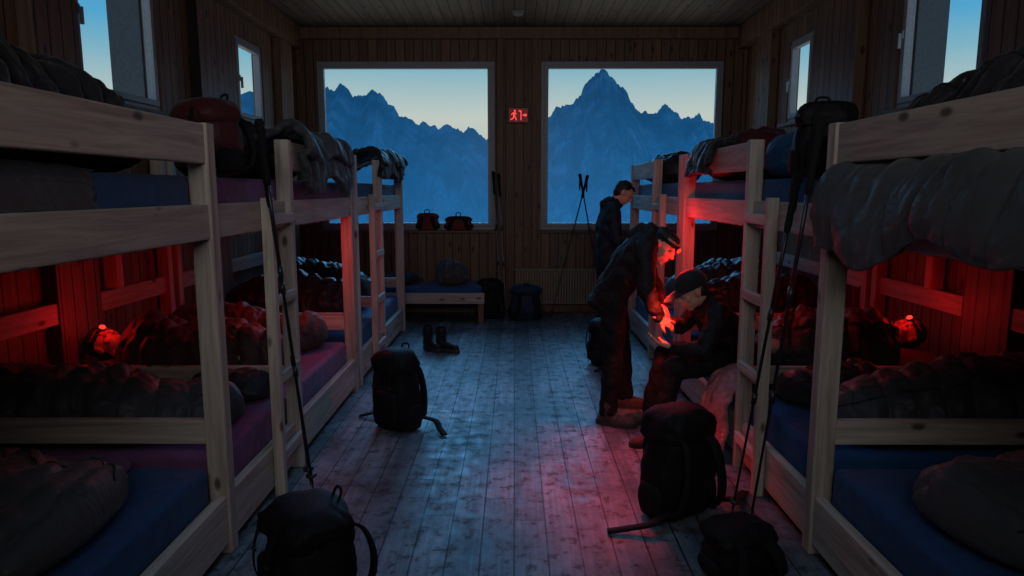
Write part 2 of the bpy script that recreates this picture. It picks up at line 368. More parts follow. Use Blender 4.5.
# ------------------------------------------------------------------ soft things
def ridged(q): return 1-abs(noise.noise(q))*2.2
def billow(q,f,o=0):
    w_=q+V((noise.noise(q*1.7+V((3,o,1))),noise.noise(q*1.7+V((7,1,o))),noise.noise(q*1.7+V((o,9,4)))))*.12
    return math.sqrt(noise.noise(w_*f)**2+.0006)
def soft_bag(label,pts,Ws,Hs,mat,seed,name='sleeping_bag',cat='sleeping bag',baf=.125,zipper=True,group=None,wr=1.0,seg=96,nring=200):
    C=spline(pts,nring); base=V(C[0]); bm=bmesh.new(); rings=[]; zl=[]
    tot=sum((C[i+1]-C[i]).length for i in range(nring)); acc=0
    for i,c in enumerate(C):
        if i: acc+=(C[i]-C[i-1]).length
        t=i/nring; d=(C[min(i+1,nring)]-C[max(i-1,0)]).normalized(); s=V((0,0,1)).cross(d).normalized()
        e=min(acc,tot-acc)/.16; cap=math.sqrt(max(0,1-(1-min(1,e))**2))*.97+.03
        W=lerp_list(Ws,t)*cap; H=lerp_list(Hs,t)*cap; H0=lerp_list(Hs,t)
        W*=1+.16*noise.noise(V((acc*3.5,seed*2.7,1))); H*=1+.22*noise.noise(V((acc*3.5,seed*1.7,5)))
        sh=.05*noise.noise(V((acc*3.3,seed*4.1,9)))*wr
        ring=[]
        for j in range(seg):
            a=2*math.pi*j/seg; cx,cz=math.cos(a),math.sin(a)
            px=math.copysign(abs(cx)**.9,cx); pz=math.copysign(abs(cz)**.9,cz)
            if pz<0: pz*=.5
            w3=V((c.x,c.y,c.z))+s*px*W+V((0,0,pz*H))+V((seed*3.1,0,0))
            bb=acc+.045*noise.noise(w3*2.6)+.008*noise.noise(w3*11)
            bf=.86+.16*abs(math.sin(math.pi*bb/baf))**.42 if baf else 1
            pu=V((px*1.3*W/.25,acc/(baf or .13)*.55,pz*.8+seed))
            k=.95+wr*(.13*noise.noise(w3*3.0)+.20*(billow(w3,5,seed)-.16)+.13*(billow(w3,10.5,seed)-.16)+.07*(billow(pu,3.2,seed)-.16)+.03*(billow(w3,21,seed)-.16))
            k*=bf if pz>-.2 else 1
            p=c-base+s*(px*W*k+sh)+V((0,0,pz*H*k+H0*.5))
            ring.append(bm.verts.new(p))
        rings.append(ring)
        if 6<i<nring-5: zl.append(ring[int(seg*.14)].co*1.0+V((0,0,.003)))
    for i in range(nring):
        for j in range(seg): bm.faces.new((rings[i][j],rings[i][(j+1)%seg],rings[i+1][(j+1)%seg],rings[i+1][j]))
    bm.faces.new(rings[0][::-1]); bm.faces.new(rings[-1])
    if zipper:
        E=empty(name,base,label,cat,group); finish('shell',bm,mat,E,True)
        bm=bmesh.new(); tube(bm,zl,.004,6); finish('zipper',bm,M_plas,E,True)
        return E
    o=finish(name,bm,mat,None,True,base); return meta(o,label,cat,group)
def drape(label,prof,y0,y1,thick,mat,seed,name='sleeping_bag',cat='sleeping bag',q=.16,amp=.02,edge=.05,slope=0,puff=.014,sg=.09):
    P=spline(prof,90); n=len(P); m=max(24,int((y1-y0)/.011)); bm=bmesh.new(); G=[]; base=V((P[0].x,y0,0))
    for i,p in enumerate(P):
        d=(P[min(i+1,n-1)]-P[max(i-1,0)]).normalized(); nn=V((0,1,0)).cross(d)
        if nn.z<0 and abs(d.x)>abs(d.z)*.2: nn=-nn
        row=[]
        for j in range(m+1):
            v=j/m; y=y0+(y1-y0)*v+edge*noise.noise(V((i*.12,seed,0)))*(1 if v>.5 else -1)*abs(v-.5)*2
            w3=V((p.x+seed,y,p.z)); wq=V((w3.x,w3.y*1.0,w3.z*.5))
            k=amp*(1.2*noise.noise(w3*4)+2.6*(billow(wq,6,seed)-.16)+1.2*(billow(wq,12,seed)-.16)+.35*(billow(w3,26,seed)-.16))
            k+=puff*abs(math.sin(math.pi*(y/q+.35*noise.noise(w3*2.5))))**.42
            sag=sg*noise.noise(V((y*2.7,seed,2)))*(i/n)**2+slope*(1-v)*(i/n)**3
            row.append(bm.verts.new(V((p.x,y,p.z+sag))+nn*(k)-base))
        G.append(row)
    for i in range(n-1):
        for j in range(m): bm.faces.new((G[i][j],G[i][j+1],G[i+1][j+1],G[i+1][j]))
    o=finish(name,bm,mat,None,True,base); meta(o,label,cat)
    md=o.modifiers.new('thick','SOLIDIFY'); md.thickness=thick; md.offset=0
    return o
def pillow(label,loc,sx,sy,sz,rot,mat=M_pillow):
    bm=bmesh.new(); vs=bmesh.ops.create_uvsphere(bm,u_segments=36,v_segments=20,radius=1)['verts']
    for v in vs:
        c=v.co; f=lambda a,p:math.copysign(abs(a)**p,a)
        x,y=f(c.x,.6),f(c.y,.6); z=c.z*(1-.35*max(abs(x),abs(y))**3)
        k=1+.08*noise.noise(c*2.5+V(loc))
        v.co=V((x*sx*k,y*sy*k,z*sz*k+sz*.9))
    o=finish('pillow',bm,mat,None,True,loc); o.rotation_euler=(0,0,rot); return meta(o,label,'pillow')
LZ,UZ=.424,1.658
# left lower
soft_bag('quilted grey mummy sleeping bag lying across a lower bunk',[(-2.62,3.20,LZ),(-2.15,3.17,LZ),(-1.75,3.25,LZ),(-1.40,3.42,LZ)],[.26,.29,.24,.19],[.22,.24,.18,.14],M_grey,1)
soft_bag('crumpled brown sleeping bag over a sleeping person',[(-2.46,4.15,LZ),(-2.10,4.2,LZ),(-1.7,4.28,LZ),(-1.42,4.36,LZ)],[.30,.36,.32,.22],[.23,.26,.21,.17],M_brown,2)
soft_bag('dark red-lit sleeping bag with raised foot end',[(-2.6,4.95,LZ),(-2.2,4.93,LZ),(-1.8,4.95,LZ),(-1.40,5.02,LZ)],[.22,.28,.24,.18],[.2,.25,.19,.18],M_grey2,3)
soft_bag('black sleeping bag across the lower bunk by the window',[(-2.6,6.1,LZ),(-2.1,6.05,LZ),(-1.45,6.1,LZ)],[.25,.3,.22],[.24,.30,.22],M_dark,4)
soft_bag('charcoal sleeping bag bunched on the lower bunk',[(-2.6,6.85,LZ),(-2.1,6.9,LZ),(-1.45,6.8,LZ)],[.25,.3,.22],[.28,.34,.24],M_dark,5)
soft_bag('rolled blue sleeping bag at the bunk edge',[(-1.75,7.42,LZ),(-1.42,7.36,LZ)],[.16,.16],[.15,.15],M_blueb,6,zipper=False)
soft_bag('bunched grey sleeping bag spread over a lower bunk',[(-2.6,2.08,LZ),(-2.15,2.08,LZ),(-1.75,2.10,LZ),(-1.38,2.12,LZ)],[.42,.46,.42,.38],[.12,.16,.16,.14],M_grey,7)
soft_bag('second dark sleeping bag crumpled on a lower bunk',[(-1.45,1.3,LZ),(-1.85,1.35,LZ),(-2.4,1.3,LZ)],[.2,.25,.2],[.12,.15,.12],M_dark,10)
soft_bag('small dark sleeping bag trailing to the bunk edge',[(-1.85,3.80,LZ),(-1.5,3.74,LZ),(-1.38,3.68,LZ)],[.14,.16,.12],[.12,.12,.09],M_dark,9,zipper=False)
soft_bag('folded purple blanket beside a sleeping bag',[(-2.55,2.66,LZ),(-1.6,2.70,LZ)],[.12,.12],[.05,.05],M_matp,8,'blanket','blanket',0,False)
# right lower
soft_bag('quilted dark grey mummy sleeping bag lying across a lower bunk',[(2.75,3.17,LZ),(2.3,3.17,LZ),(1.9,3.22,LZ),(1.50,3.26,LZ)],[.25,.28,.26,.20],[.24,.28,.22,.14],M_grey,11)
soft_bag('charcoal sleeping bag crumpled at the bunk edge',[(2.1,3.72,LZ),(1.75,3.7,LZ),(1.47,3.66,LZ)],[.2,.22,.16],[.15,.16,.11],M_dark,16)
soft_bag('dark red-lit sleeping bag over a sleeping person',[(2.54,4.47,LZ),(2.24,4.5,LZ),(1.9,4.60,LZ),(1.76,4.76,LZ)],[.28,.36,.28,.18],[.23,.27,.21,.15],M_grey2,12)
soft_bag('black sleeping bag across the lower bunk by the window',[(2.7,6.0,LZ),(2.2,6.05,LZ),(1.5,5.95,LZ)],[.25,.3,.24],[.28,.32,.22],M_dark,13)
soft_bag('grey sleeping bag across the lower bunk by the window',[(2.7,6.8,LZ),(2.2,6.85,LZ),(1.5,6.75,LZ)],[.25,.3,.2],[.3,.34,.24],M_grey,14)
soft_bag('bunched grey sleeping bag spread over a lower bunk',[(2.65,2.2,LZ),(2.2,2.2,LZ),(1.85,2.15,LZ),(1.46,2.05,LZ)],[.34,.40,.36,.30],[.16,.20,.18,.13],M_grey,15)
soft_bag('second charcoal sleeping bag crumpled on a lower bunk',[(1.5,1.2,LZ),(2.0,1.3,LZ),(2.5,1.3,LZ)],[.2,.25,.25],[.12,.15,.12],M_dark,17)
drape('pink textured blanket hanging over the lower bunk edge',[(1.80,0,.46),(1.5,0,.475),(1.33,0,.47),(1.25,0,.38),(1.23,0,.22),(1.21,0,.05)],3.84,4.20,.03,M_pink,3,'blanket','blanket',q=.07)
# upper left
soft_bag('dark grey sleeping bag heaped on an upper bunk',[(-1.75,1.2,UZ),(-1.62,1.75,UZ),(-1.64,2.3,UZ),(-1.62,2.82,UZ)],[.24,.28,.26,.20],[.22,.28,.28,.20],M_dark,21)
soft_bag('charcoal sleeping bag spread on an upper bunk',[(-2.3,1.3,UZ),(-2.25,1.9,UZ),(-2.3,2.7,UZ)],[.22,.28,.22],[.2,.28,.22],M_grey,22)
drape('dark sleeping bag flap spilling over the mattress edge',[(-1.80,0,1.70),(-1.55,0,1.69),(-1.36,0,1.672),(-1.3225,0,1.650),(-1.3110,0,1.60),(-1.3105,0,1.54)],1.1,2.15,.004,M_grey,6,amp=.0012,puff=.001,sg=.05)
drape('grey sleeping bag hanging over the guard rail',[(-1.75,0,1.72),(-1.55,0,1.83),(-1.36,0,1.92),(-1.26,0,1.92),(-1.215,0,1.82),(-1.20,0,1.70),(-1.20,0,1.63)],4.0,5.15,.04,M_grey,4)
soft_bag('dark sleeping bag piled on an upper bunk',[(-1.75,4.0,UZ),(-1.8,4.6,UZ),(-1.75,5.1,UZ)],[.22,.28,.2],[.2,.24,.18],M_dark,23)
drape('black sleeping bag hanging over the guard rail',[(-1.8,0,1.76),(-1.55,0,1.88),(-1.36,0,1.95),(-1.25,0,1.93),(-1.205,0,1.84),(-1.20,0,1.72)],6.3,7.55,.04,M_dark,5)
# upper right
drape('quilted grey sleeping bag hanging over the upper side rail',[(1.85,0,1.683),(1.6,0,1.682),(1.40,0,1.681),(1.305,0,1.668),(1.255,0,1.60),(1.235,0,1.52),(1.235,0,1.44),(1.245,0,1.34)],1.0,2.81,.020,M_grey,8,slope=.14,amp=.012,q=.19)
soft_bag('black sleeping bag heaped on an upper bunk',[(1.75,1.1,UZ),(1.62,1.7,UZ),(1.68,2.3,UZ),(1.66,2.82,UZ)],[.24,.26,.25,.19],[.2,.26,.25,.19],M_dark,24)
soft_bag('rolled bright blue sleeping bag on an upper bunk',[(1.45,3.98,UZ),(1.85,4.05,UZ)],[.15,.15],[.18,.18],M_blueb,25,zipper=False)
soft_bag('maroon sleeping bag piled on an upper bunk',[(1.62,4.35,UZ),(1.55,4.8,UZ),(1.65,5.2,UZ)],[.2,.22,.18],[.2,.22,.19],M_maroon,26)
drape('charcoal sleeping bag slumped over the guard rail',[(1.75,0,1.76),(1.55,0,1.84),(1.40,0,1.90),(1.31,0,1.88),(1.27,0,1.78),(1.262,0,1.70)],4.5,4.95,.04,M_dark,9)
soft_bag('black sleeping bag on an upper bunk by the window',[(1.55,6.4,UZ),(1.6,6.9,UZ),(1.55,7.5,UZ)],[.2,.22,.18],[.2,.19,.2],M_dark,27)
pillow('grey pillow under a sleeping head',(-2.52,4.18,LZ),.20,.28,.065,.1)
pillow('grey pillow under a sleeping head',(2.62,4.55,LZ),.20,.28,.065,-.1)
pillow('dark pillow against the wall',(-2.55,3.7,LZ),.18,.2,.07,.3,M_dark)
# ------------------------------------------------------------------ backpacks
def rings_mesh(bm,L,seg=40,ex=.65,seed=0,wr=.03):
    R=[]
    for (z,rx,ry,cy) in L:
        r=[]
        for j in range(seg):
            a=2*math.pi*j/seg; c,s=math.cos(a),math.sin(a)
            x=math.copysign(abs(c)**ex,c); y=math.copysign(abs(s)**ex,s)
            k=1+wr*noise.noise(V((x*3+seed,y*3,z*12)))*2.4+wr*(ridged(V((x*4,y*4+seed,z*22)))-.5)
            r.append(bm.verts.new((x*rx*k,y*ry*k+cy,z)))
        R.append(r)
    for i in range(len(R)-1):
        for j in range(seg): bm.faces.new((R[i][j],R[i][(j+1)%seg],R[i+1][(j+1)%seg],R[i+1][j]))
    bm.faces.new(R[0][::-1]); bm.faces.new(R[-1])
def backpack(label,loc,rot,h,w,d,mat,lidmat=None,belt=True,lean=0,seed=1,group='hiking backpacks'):
    E=empty('backpack',loc,label,'backpack',group,rot=(lean,0,rot))
    lidmat=lidmat or mat
    hb=h*.8
    bm=bmesh.new(); L=[]
    for i in range(29):
        t=i/28; e=min(t,1-t)*9; cap=math.sqrt(max(0.0,1-(1-min(1,e))**2))*.3+.7
        k=(.86+.16*math.sin(math.pi*min(1,t*1.1)))*cap; L.append((t*hb,w/2*k,d/2*k,0))
    rings_mesh(bm,L,seed=seed); finish('pack_body',bm,mat,E,True)
    bm=bmesh.new(); L=[]
    for i in range(13):
        t=i/12; cap=math.sqrt(max(0,1-max(0,(t-.35)/.65)**2))*.5+.5 if t>.35 else .93+.07*math.sin(t*4.5)
        L.append((hb-.04+t*(h-hb+.04),w/2*.98*cap,d/2*1.05*cap,.01))
    rings_mesh(bm,L,seed=seed+4,wr=.07); finish('top_lid',bm,lidmat,E,True)
    bm=bmesh.new(); L=[]
    for i in range(13):
        t=i/12; e=min(t,1-t)*5; cap=math.sqrt(max(0,1-(1-min(1,e))**2))*.5+.5
        L.append((h*.08+t*h*.45,w*.34*cap,d*.2*cap,d*.42))
    rings_mesh(bm,L,seed=seed+8); finish('front_pocket',bm,mat,E,True)
    for s in (-1,1):
        bm=bmesh.new(); L=[]
        for i in range(9):
            t=i/8; cap=.75+.25*math.sin(math.pi*t); L.append((.02+t*h*.3,w*.09*cap,d*.32*cap,0))
        rings_mesh(bm,L,seed=seed+9)
        bmesh.ops.translate(bm,verts=bm.verts[:],vec=(s*w*.47,0,0)); finish('side_pocket',bm,M_strap,E,True)
        bm=bmesh.new(); ribbon(bm,spline([(s*w*.2,-d*.4,hb*.98),(s*w*.24,-d*.62,hb*.85),(s*w*.3,-d*.72,hb*.5),(s*w*.36,-d*.60,hb*.18),(s*w*.42,-d*.3,hb*.08)],24),.05,.012,upv=(0,-1,.2)); finish('shoulder_strap',bm,M_strap,E,True)
        bm=bmesh.new(); ribbon(bm,spline([(s*w*.22,d*.45,h*.94),(s*w*.22,d*.60,h*.7),(s*w*.22,d*.64,h*.4),(s*w*.22,d*.5,h*.08)],18),.02,.004,upv=(0,1,0)); finish('compression_strap',bm,M_strap,E)
        bm=bmesh.new(); box(bm,s*w*.22-.016,s*w*.22+.016,d*.61,d*.61+.014,h*.56,h*.60,.004); finish('buckle',bm,M_plas,E)
        if belt:
            bm=bmesh.new(); ribbon(bm,spline([(s*w*.4,-d*.4,h*.13),(s*w*.75,-d*.5,h*.10),(s*w*1.0,-d*.3,.03),(s*w*1.25,-d*.1,.012)],20),.04,.01,upv=(0,0,1)); finish('hip_belt',bm,M_strap,E,True)
    bm=bmesh.new(); tube(bm,spline([(-.03,-d*.35,h*.93),(-.025,-d*.42,h*.93+.05),(.025,-d*.42,h*.93+.05),(.03,-d*.35,h*.93)],14),.006,8); finish('haul_loop',bm,M_strap,E,True)
    return E
backpack('black hiking backpack standing on the floorboards beside the bunks',(-.79,4.45,0),2.6,.55,.30,.24,M_black,seed=2)
backpack('large black hiking backpack standing on the floorboards by the bunks',(.82,3.25,0),.5,.54,.36,.26,M_black,seed=3)
backpack('black backpack standing at the foot of a bunk post',(-.80,2.50,0),2.2,.40,.38,.30,M_black,seed=4,belt=False)
backpack('small black backpack slumped on the floor beside a post',(.95,2.70,0),.3,.22,.30,.22,M_black,seed=5,belt=False)
backpack('maroon backpack standing on an upper bunk',(-1.44,3.28,UZ),2.5,.36,.35,.22,M_maroon,seed=6,belt=False)
backpack('black backpack standing on an upper bunk beside the post',(1.40,3.16,UZ),2.9,.33,.26,.2,M_black,seed=7,belt=False)
backpack('black backpack leaning under the window',(-.30,8.45,0),.2,.50,.32,.24,M_black,seed=8,belt=False)
backpack('dark blue rounded backpack leaning under the window',(.14,8.38,0),0.1,.44,.38,.28,M_bpblue,seed=9,belt=False)
backpack('small dark backpack on the floor by the standing people',(.82,6.2,0),1.2,.42,.28,.22,M_black,seed=10,belt=True)
backpack('small red backpack on the window sill',(-1.12,8.84,1.085),0,.22,.28,.09,M_sillred,seed=11,belt=False)
backpack('small dark red backpack with black lid on the window sill',(-.72,8.84,1.085),0,.18,.34,.09,M_sillred,M_black,seed=12,belt=False)
# ------------------------------------------------------------------ poles
def pole(label,tip,top,group='trekking poles',mat=M_alu):
    tip,top=V(tip),V(top); L=(top-tip).length; d=(top-tip).normalized(); E=empty('trekking_pole',tip,label,'trekking pole',group)
    def at(t): return d*L*t
    bm=bmesh.new(); tube(bm,[at(.03),at(.2),at(.37),at(.38),at(.6),at(.615),at(.75),at(.90)],.009,10,scales=[.65,.65,.65,.82,.82,1,1,1]); finish('shaft',bm,mat,E,True)
    for a,c in ((.36,.39),(.60,.635)):
        bm=bmesh.new(); tube(bm,[at(a),at(c)],.0125,10); finish('lock_clamp',bm,M_plas,E,True)
    bm=bmesh.new(); tube(bm,[at(0),at(.035)],.004,8,scales=[.5,1.4]); finish('tip',bm,M_plas,E,True)
    bm=bmesh.new(); tube(bm,[at(.055),at(.062)],.028,14); finish('basket',bm,M_plas,E,True)
    bm=bmesh.new(); tube(bm,[at(.84),at(.86),at(.9),at(.94),at(.975),at(.99),at(1.0)],.016,12,scales=[.8,1,.9,1.05,1.25,1.5,1.0]); finish('grip',bm,M_strap,E,True)
    s,u=frame_for(d); a=at(.985)
    bm=bmesh.new(); ribbon(bm,spline([a,a+s*.05-V((0,0,.03)),a+s*.055-V((0,0,.16)),a+s*.01-V((0,0,.13)),a],22),.016,.003); finish('wrist_strap',bm,M_strap,E)
    return E
pole('black trekking pole leaning on the bunk ladder',(-1.10,3.50,0.005),(-1.20,3.28,1.93))
pole('dark trekking pole leaning beside another on the ladder',(-1.06,3.42,0.005),(-1.22,3.35,1.80))
pole('black trekking pole leaning against the bunk post',(1.06,2.92,0.005),(1.225,2.80,1.88))
pole('dark trekking pole leaning against the bunk rail',(1.06,3.15,0.005),(1.23,3.00,1.68))
pole('light grey trekking pole leaning against the window wall',(-.10,8.35,0.005),(-.20,8.80,1.80),mat=M_alul)
pole('long grey trekking pole leaning against the window wall',(-.16,8.30,0.005),(-.27,8.80,1.83),mat=M_alul)
pole('black trekking pole propped under the window',(.44,8.3,0.005),(.93,8.78,1.78))
pole('dark trekking pole crossing another under the window',(1.12,8.25,0.005),(.83,8.80,1.80))
# ------------------------------------------------------------------ window wall things
E=empty('radiator',(0,YB-.03,0),'low panel radiator with vertical fins under the window','radiator')
bm=bmesh.new()
for i in range(36): box(bm,.02+i*.035,.045+i*.035,-.085,-.02,.14,.57,.006)
finish('fins',bm,M_rad,E)
boxobj('top_grille',0,1.28,-.09,-.015,.565,.585,M_rad,E); boxobj('bottom_rail',0,1.28,-.08,-.02,.125,.145,M_rad,E)
for x in (.1,1.15): boxobj('leg',x,x+.03,-.07,-.03,0,.13,M_rad,E)
bm=bmesh.new(); tube(bm,[(1.27,-.05,.2),(1.33,-.05,.2),(1.33,-.05,.27)],.014,10); finish('valve',bm,M_white,E,True)
E=empty('low_bed',(-2.1,8.12,0),'low pine bed frame under the window holding bedding','bed')
bm=bmesh.new()
for i in range(12): box(bm,.05+i*.14,.13+i*.14,.02,.68,.28,.30)
finish('slat_base',bm,M_bed['y'],E)
boxobj('side_rail',.0,1.74,-.03,.015,.24,.37,M_bed['x'],E); boxobj('side_rail',.0,1.74,.67,.70,.24,.37,M_bed['x'],E)
for x in (.03,1.66):
    for y in (.02,.60): boxobj('leg',x,x+.07,y,y+.07,0,.28,M_trim,E)
bm=bmesh.new(); box(bm,.03,1.70,.03,.655,0,.13,.03,4); meta(finish('mattress',bm,M_matb,None,True,(-2.1,8.12,.302)),'thin dark blue mattress on the low bed','mattress')
soft_bag('bunched grey sleeping bag on the low bed',[(-.98,8.36,.434),(-.56,8.38,.434)],[.24,.22],[.2,.2],M_grey2,31,wr=1.2)
soft_bag('black folded sleeping bag on the low bed',[(-1.6,8.44,.434),(-1.18,8.46,.434)],[.2,.18],[.12,.1],M_dark,32)
E=empty('smoke_detector',(.04,8.1,ZC),'small round white smoke detector on the ceiling','smoke detector')
bm=bmesh.new(); tube(bm,[(0,0,0),(0,0,-.012)],.075,24); finish('base',bm,M_white,E)
bm=bmesh.new(); tube(bm,[(0,0,-.01),(0,0,-.035),(0,0,-.048)],.06,24,scales=[1,.95,.6]); finish('cover',bm,M_white,E)
E=empty('exit_sign',(.05,YB-.062,2.53),'glowing red emergency exit sign with running figure','exit sign')
boxobj('housing',-.13,.13,0,.055,-.095,.095,M_plas,E,.006); boxobj('sign_panel',-.12,.12,-.008,0,-.083,.083,M_signred,E,.002)
bm=bmesh.new()
def flat(pts):
    pts=[(x*.95,z*.95) for x,z in pts]
    f=[bm.verts.new((x,-.012,z)) for x,z in pts]; g=[bm.verts.new((x,-.008,z)) for x,z in pts]
    bm.faces.new(f); n=len(f)
    for i in range(n): bm.faces.new((f[i],g[i],g[(i+1)%n],f[(i+1)%n]))
flat([(-.047+.013*math.cos(a*math.pi/6),.055+.013*math.sin(a*math.pi/6)) for a in range(12)])
flat([(-.066,.036),(-.044,.038),(-.045,-.012),(-.068,-.012)])
flat([(-.044,.036),(-.022,.014),(-.028,.006),(-.050,.022)]); flat([(-.066,.036),(-.092,.02),(-.094,-.002),(-.085,-.001),(-.083,.014),(-.062,.022)])
flat([(-.05,-.008),(-.03,-.03),(-.022,-.066),(-.034,-.068),(-.042,-.036),(-.066,-.012)]); flat([(-.068,-.008),(-.078,-.04),(-.108,-.052),(-.106,-.063),(-.068,-.05),(-.055,-.012)])
flat([(.0,.06),(.04,.06),(.04,-.066),(.028,-.066),(.028,.048),(.0,.048)])
flat([(.056,.008),(.088,.008),(.088,.026),(.114,0),(.088,-.026),(.088,-.008),(.056,-.008)])
finish('pictogram',bm,M_signpic,E)
# ------------------------------------------------------------------ blob builder (people, boots)
def prim_mesh(prims):
    bm=bmesh.new()
    for p in prims:
        if p[0]=='c':
            a,ra,b_,rb=V(p[1]),p[2],V(p[3]),p[4]; d=b_-a
            for c,r in ((a,ra),(b_,rb)): bmesh.ops.create_icosphere(bm,subdivisions=2,radius=r,matrix=Matrix.Translation(c))
            if d.length>1e-4:
                M=Matrix.Translation((a+b_)/2)@d.to_track_quat('Z','Y').to_matrix().to_4x4()
                bmesh.ops.create_cone(bm,cap_ends=True,segments=16,radius1=ra,radius2=rb,depth=d.length,matrix=M)
        else:
            c,ax,r=V(p[1]),p[2],p[3]
            M=Matrix.Translation(c)@Matrix((( ax[0].x,ax[1].x,ax[2].x),(ax[0].y,ax[1].y,ax[2].y),(ax[0].z,ax[1].z,ax[2].z))).to_4x4()@Matrix.Diagonal((r[0],r[1],r[2],1))
            bmesh.ops.create_icosphere(bm,subdivisions=3,radius=1,matrix=M)
    return bm
def blob(name,prims,voxel,mat,parent,base,iters=3,wr=0,wscale=14,cut=None,fold=0):
    bm=prim_mesh(prims); me=bpy.data.meshes.new('tmp'); bm.to_mesh(me); bm.free()
    t=bpy.data.objects.new('tmp',me); COL.objects.link(t)
    r=t.modifiers.new('r','REMESH'); r.mode='VOXEL'; r.voxel_size=voxel
    sm=t.modifiers.new('s','SMOOTH'); sm.factor=.5; sm.iterations=iters
    bpy.context.view_layer.update()
    out=bpy.data.meshes.new_from_object(t.evaluated_get(bpy.context.evaluated_depsgraph_get()))
    bpy.data.objects.remove(t)
    if cut:
        bm=bmesh.new(); bm.from_mesh(out)
        for co,no in cut: bmesh.ops.bisect_plane(bm,geom=bm.verts[:]+bm.edges[:]+bm.faces[:],plane_co=co,plane_no=no,clear_outer=True)
        bm.to_mesh(out); bm.free()
    base=V(base); ns=[v.normal.copy() for v in out.vertices]
    for v,nn in zip(out.vertices,ns):
        if wr:
            q=v.co*wscale; k=noise.noise(V((q.x,q.y,q.z*1.4)))
            if fold: k+=fold*(billow(v.co,9,1)*3-.5)+fold*.4*(billow(v.co,20,2)*3-.5)
            v.co+=nn*k*wr
        v.co-=base
    for p in out.polygons: p.use_smooth=True
    out.materials.clear(); out.materials.append(mat)
    o=bpy.data.objects.new(name,out); COL.objects.link(o); o.parent=parent; return o
def axes(f,u):
    f=V(f).normalized(); u=V(u); u=(u-f*u.dot(f)).normalized(); s=f.cross(u); return s,f,u
def slab(p,a,b,ra,rb,n,wa,wb,sa,sb):
    for i in range(n+1):
        t=i/n; c=a.lerp(b,t); w=wa+(wb-wa)*t; r=ra+(rb-ra)*t; s=sa.lerp(sb,t).normalized()
        p.append(('c',c-s*w,r,c+s*w,r))
def hand(P,wrist,d,nrm,side,curl=.7):
    d=V(d).normalized(); nrm=V(nrm); nrm=(nrm-d*nrm.dot(d)).normalized(); lat=d.cross(nrm).normalized()*side
    w=V(wrist)
    P.append(('c',w-d*.03,.026,w+d*.012,.025))
    for k,(o,fl) in enumerate(((-.030,.070),(-.010,.080),(.010,.074),(.029,.058))):
        b=w+d*(.085-abs(k-1.2)*.005)+lat*o
        P.append(('c',w+d*.012+lat*o*.55,.016,b,.0125))
        q=b; ang=0
        for m,(f,r) in enumerate(((.45,.0098),(.32,.0088),(.23,.0078))):
            ang+=curl*(.55,.75,.55)[m]; dd=d*math.cos(ang)+nrm*math.sin(ang)
            q2=q+dd*fl*f*1.15; P.append(('c',q,r+.0006,q2,r)); q=q2
    b=w+d*.03-lat*.03+nrm*.008; P.append(('c',w+d*.01-lat*.01,.017,b,.014))
    m1=b+(d*.65-lat*.65+nrm*.35).normalized()*.036; m2=m1+(d*.85-lat*.15+nrm*.5).normalized()*.03
    P+= [('c',b,.0125,m1,.0105),('c',m1,.0105,m2,.009)]
def head_prims(c,s,f,u):
    A=(s,f,u); P=[('e',c+u*.025-f*.012,A,(.075,.094,.090)),('e',c-u*.035+f*.02,A,(.058,.068,.072)),('e',c-u*.09+f*.052,A,(.026,.024,.022)),
     ('c',c+f*.082+u*.018,.007,c+f*.102-u*.020,.0115),('e',c+f*.094-u*.022,A,(.016,.012,.009)),
     ('c',c+f*.078+u*.034-s*.034,.010,c+f*.078+u*.034+s*.034,.010),('c',c+f*.080-u*.052-s*.017,.007,c+f*.080-u*.052+s*.017,.007),('c',c+f*.078-u*.063-s*.014,.007,c+f*.078-u*.063+s*.014,.007),
     ('e',c+f*.055-u*.02-s*.042,A,(.02,.02,.024)),('e',c+f*.055-u*.02+s*.042,A,(.02,.02,.024)),
     ('e',c-f*.012-s*.078,A,(.009,.019,.032)),('e',c-f*.012+s*.078,A,(.009,.019,.032))]
    return P
def shoe(parent,base,ankle,toe,up=V((0,0,1)),mat=M_shoe,shaft=.12):
    base=V(base); an=V(ankle); f=(V(toe)).normalized(); s=f.cross(up).normalized(); z0=an-up*(.085)
    E=empty('shoe',V((0,0,0)),parent=parent)
    P=[('c',an+up*(shaft-.06),.052,an-up*.03,.050),('c',an-f*.035-up*.04,.040,an+f*.06-up*.045,.042),('c',an+f*.06-up*.042,.042,an+f*.16-up*.055,.034),('c',an+f*.15-up*.055-s*.012,.030,an+f*.15-up*.055+s*.012,.030)]
    blob('upper',P,.008,mat,E,base,2)
    bm=bmesh.new(); n=24; rows=[]
    for zz,kk in ((0,1.0),(.026,1.06),(.036,1.0)):
        r=[]
        for i in range(n):
            a=2*math.pi*i/n; l=math.cos(a); wv=math.sin(a)
            wd=.050 if l>0 else .040
            p=z0+f*(.062+l*.145)+s*wv*wd*kk+up*zz; r.append(bm.verts.new(p-base))
        rows.append(r)
    for i in range(2):
        for j in range(n): bm.faces.new((rows[i][j],rows[i][(j+1)%n],rows[i+1][(j+1)%n],rows[i+1][j]))
    bm.faces.new(rows[0][::-1]); bm.faces.new(rows[-1]); finish('sole',bm,M_sole,E)
    bm=bmesh.new()
    for i in range(5):
        t=i/4; p=an+f*(.055+.07*t)+up*(.012-.035*t)
        tube(bm,[p-s*.028-up*.006-base,p+up*.007-base,p+s*.028-up*.006-base],.0035,6)
    finish('laces',bm,M_lace,E,True)
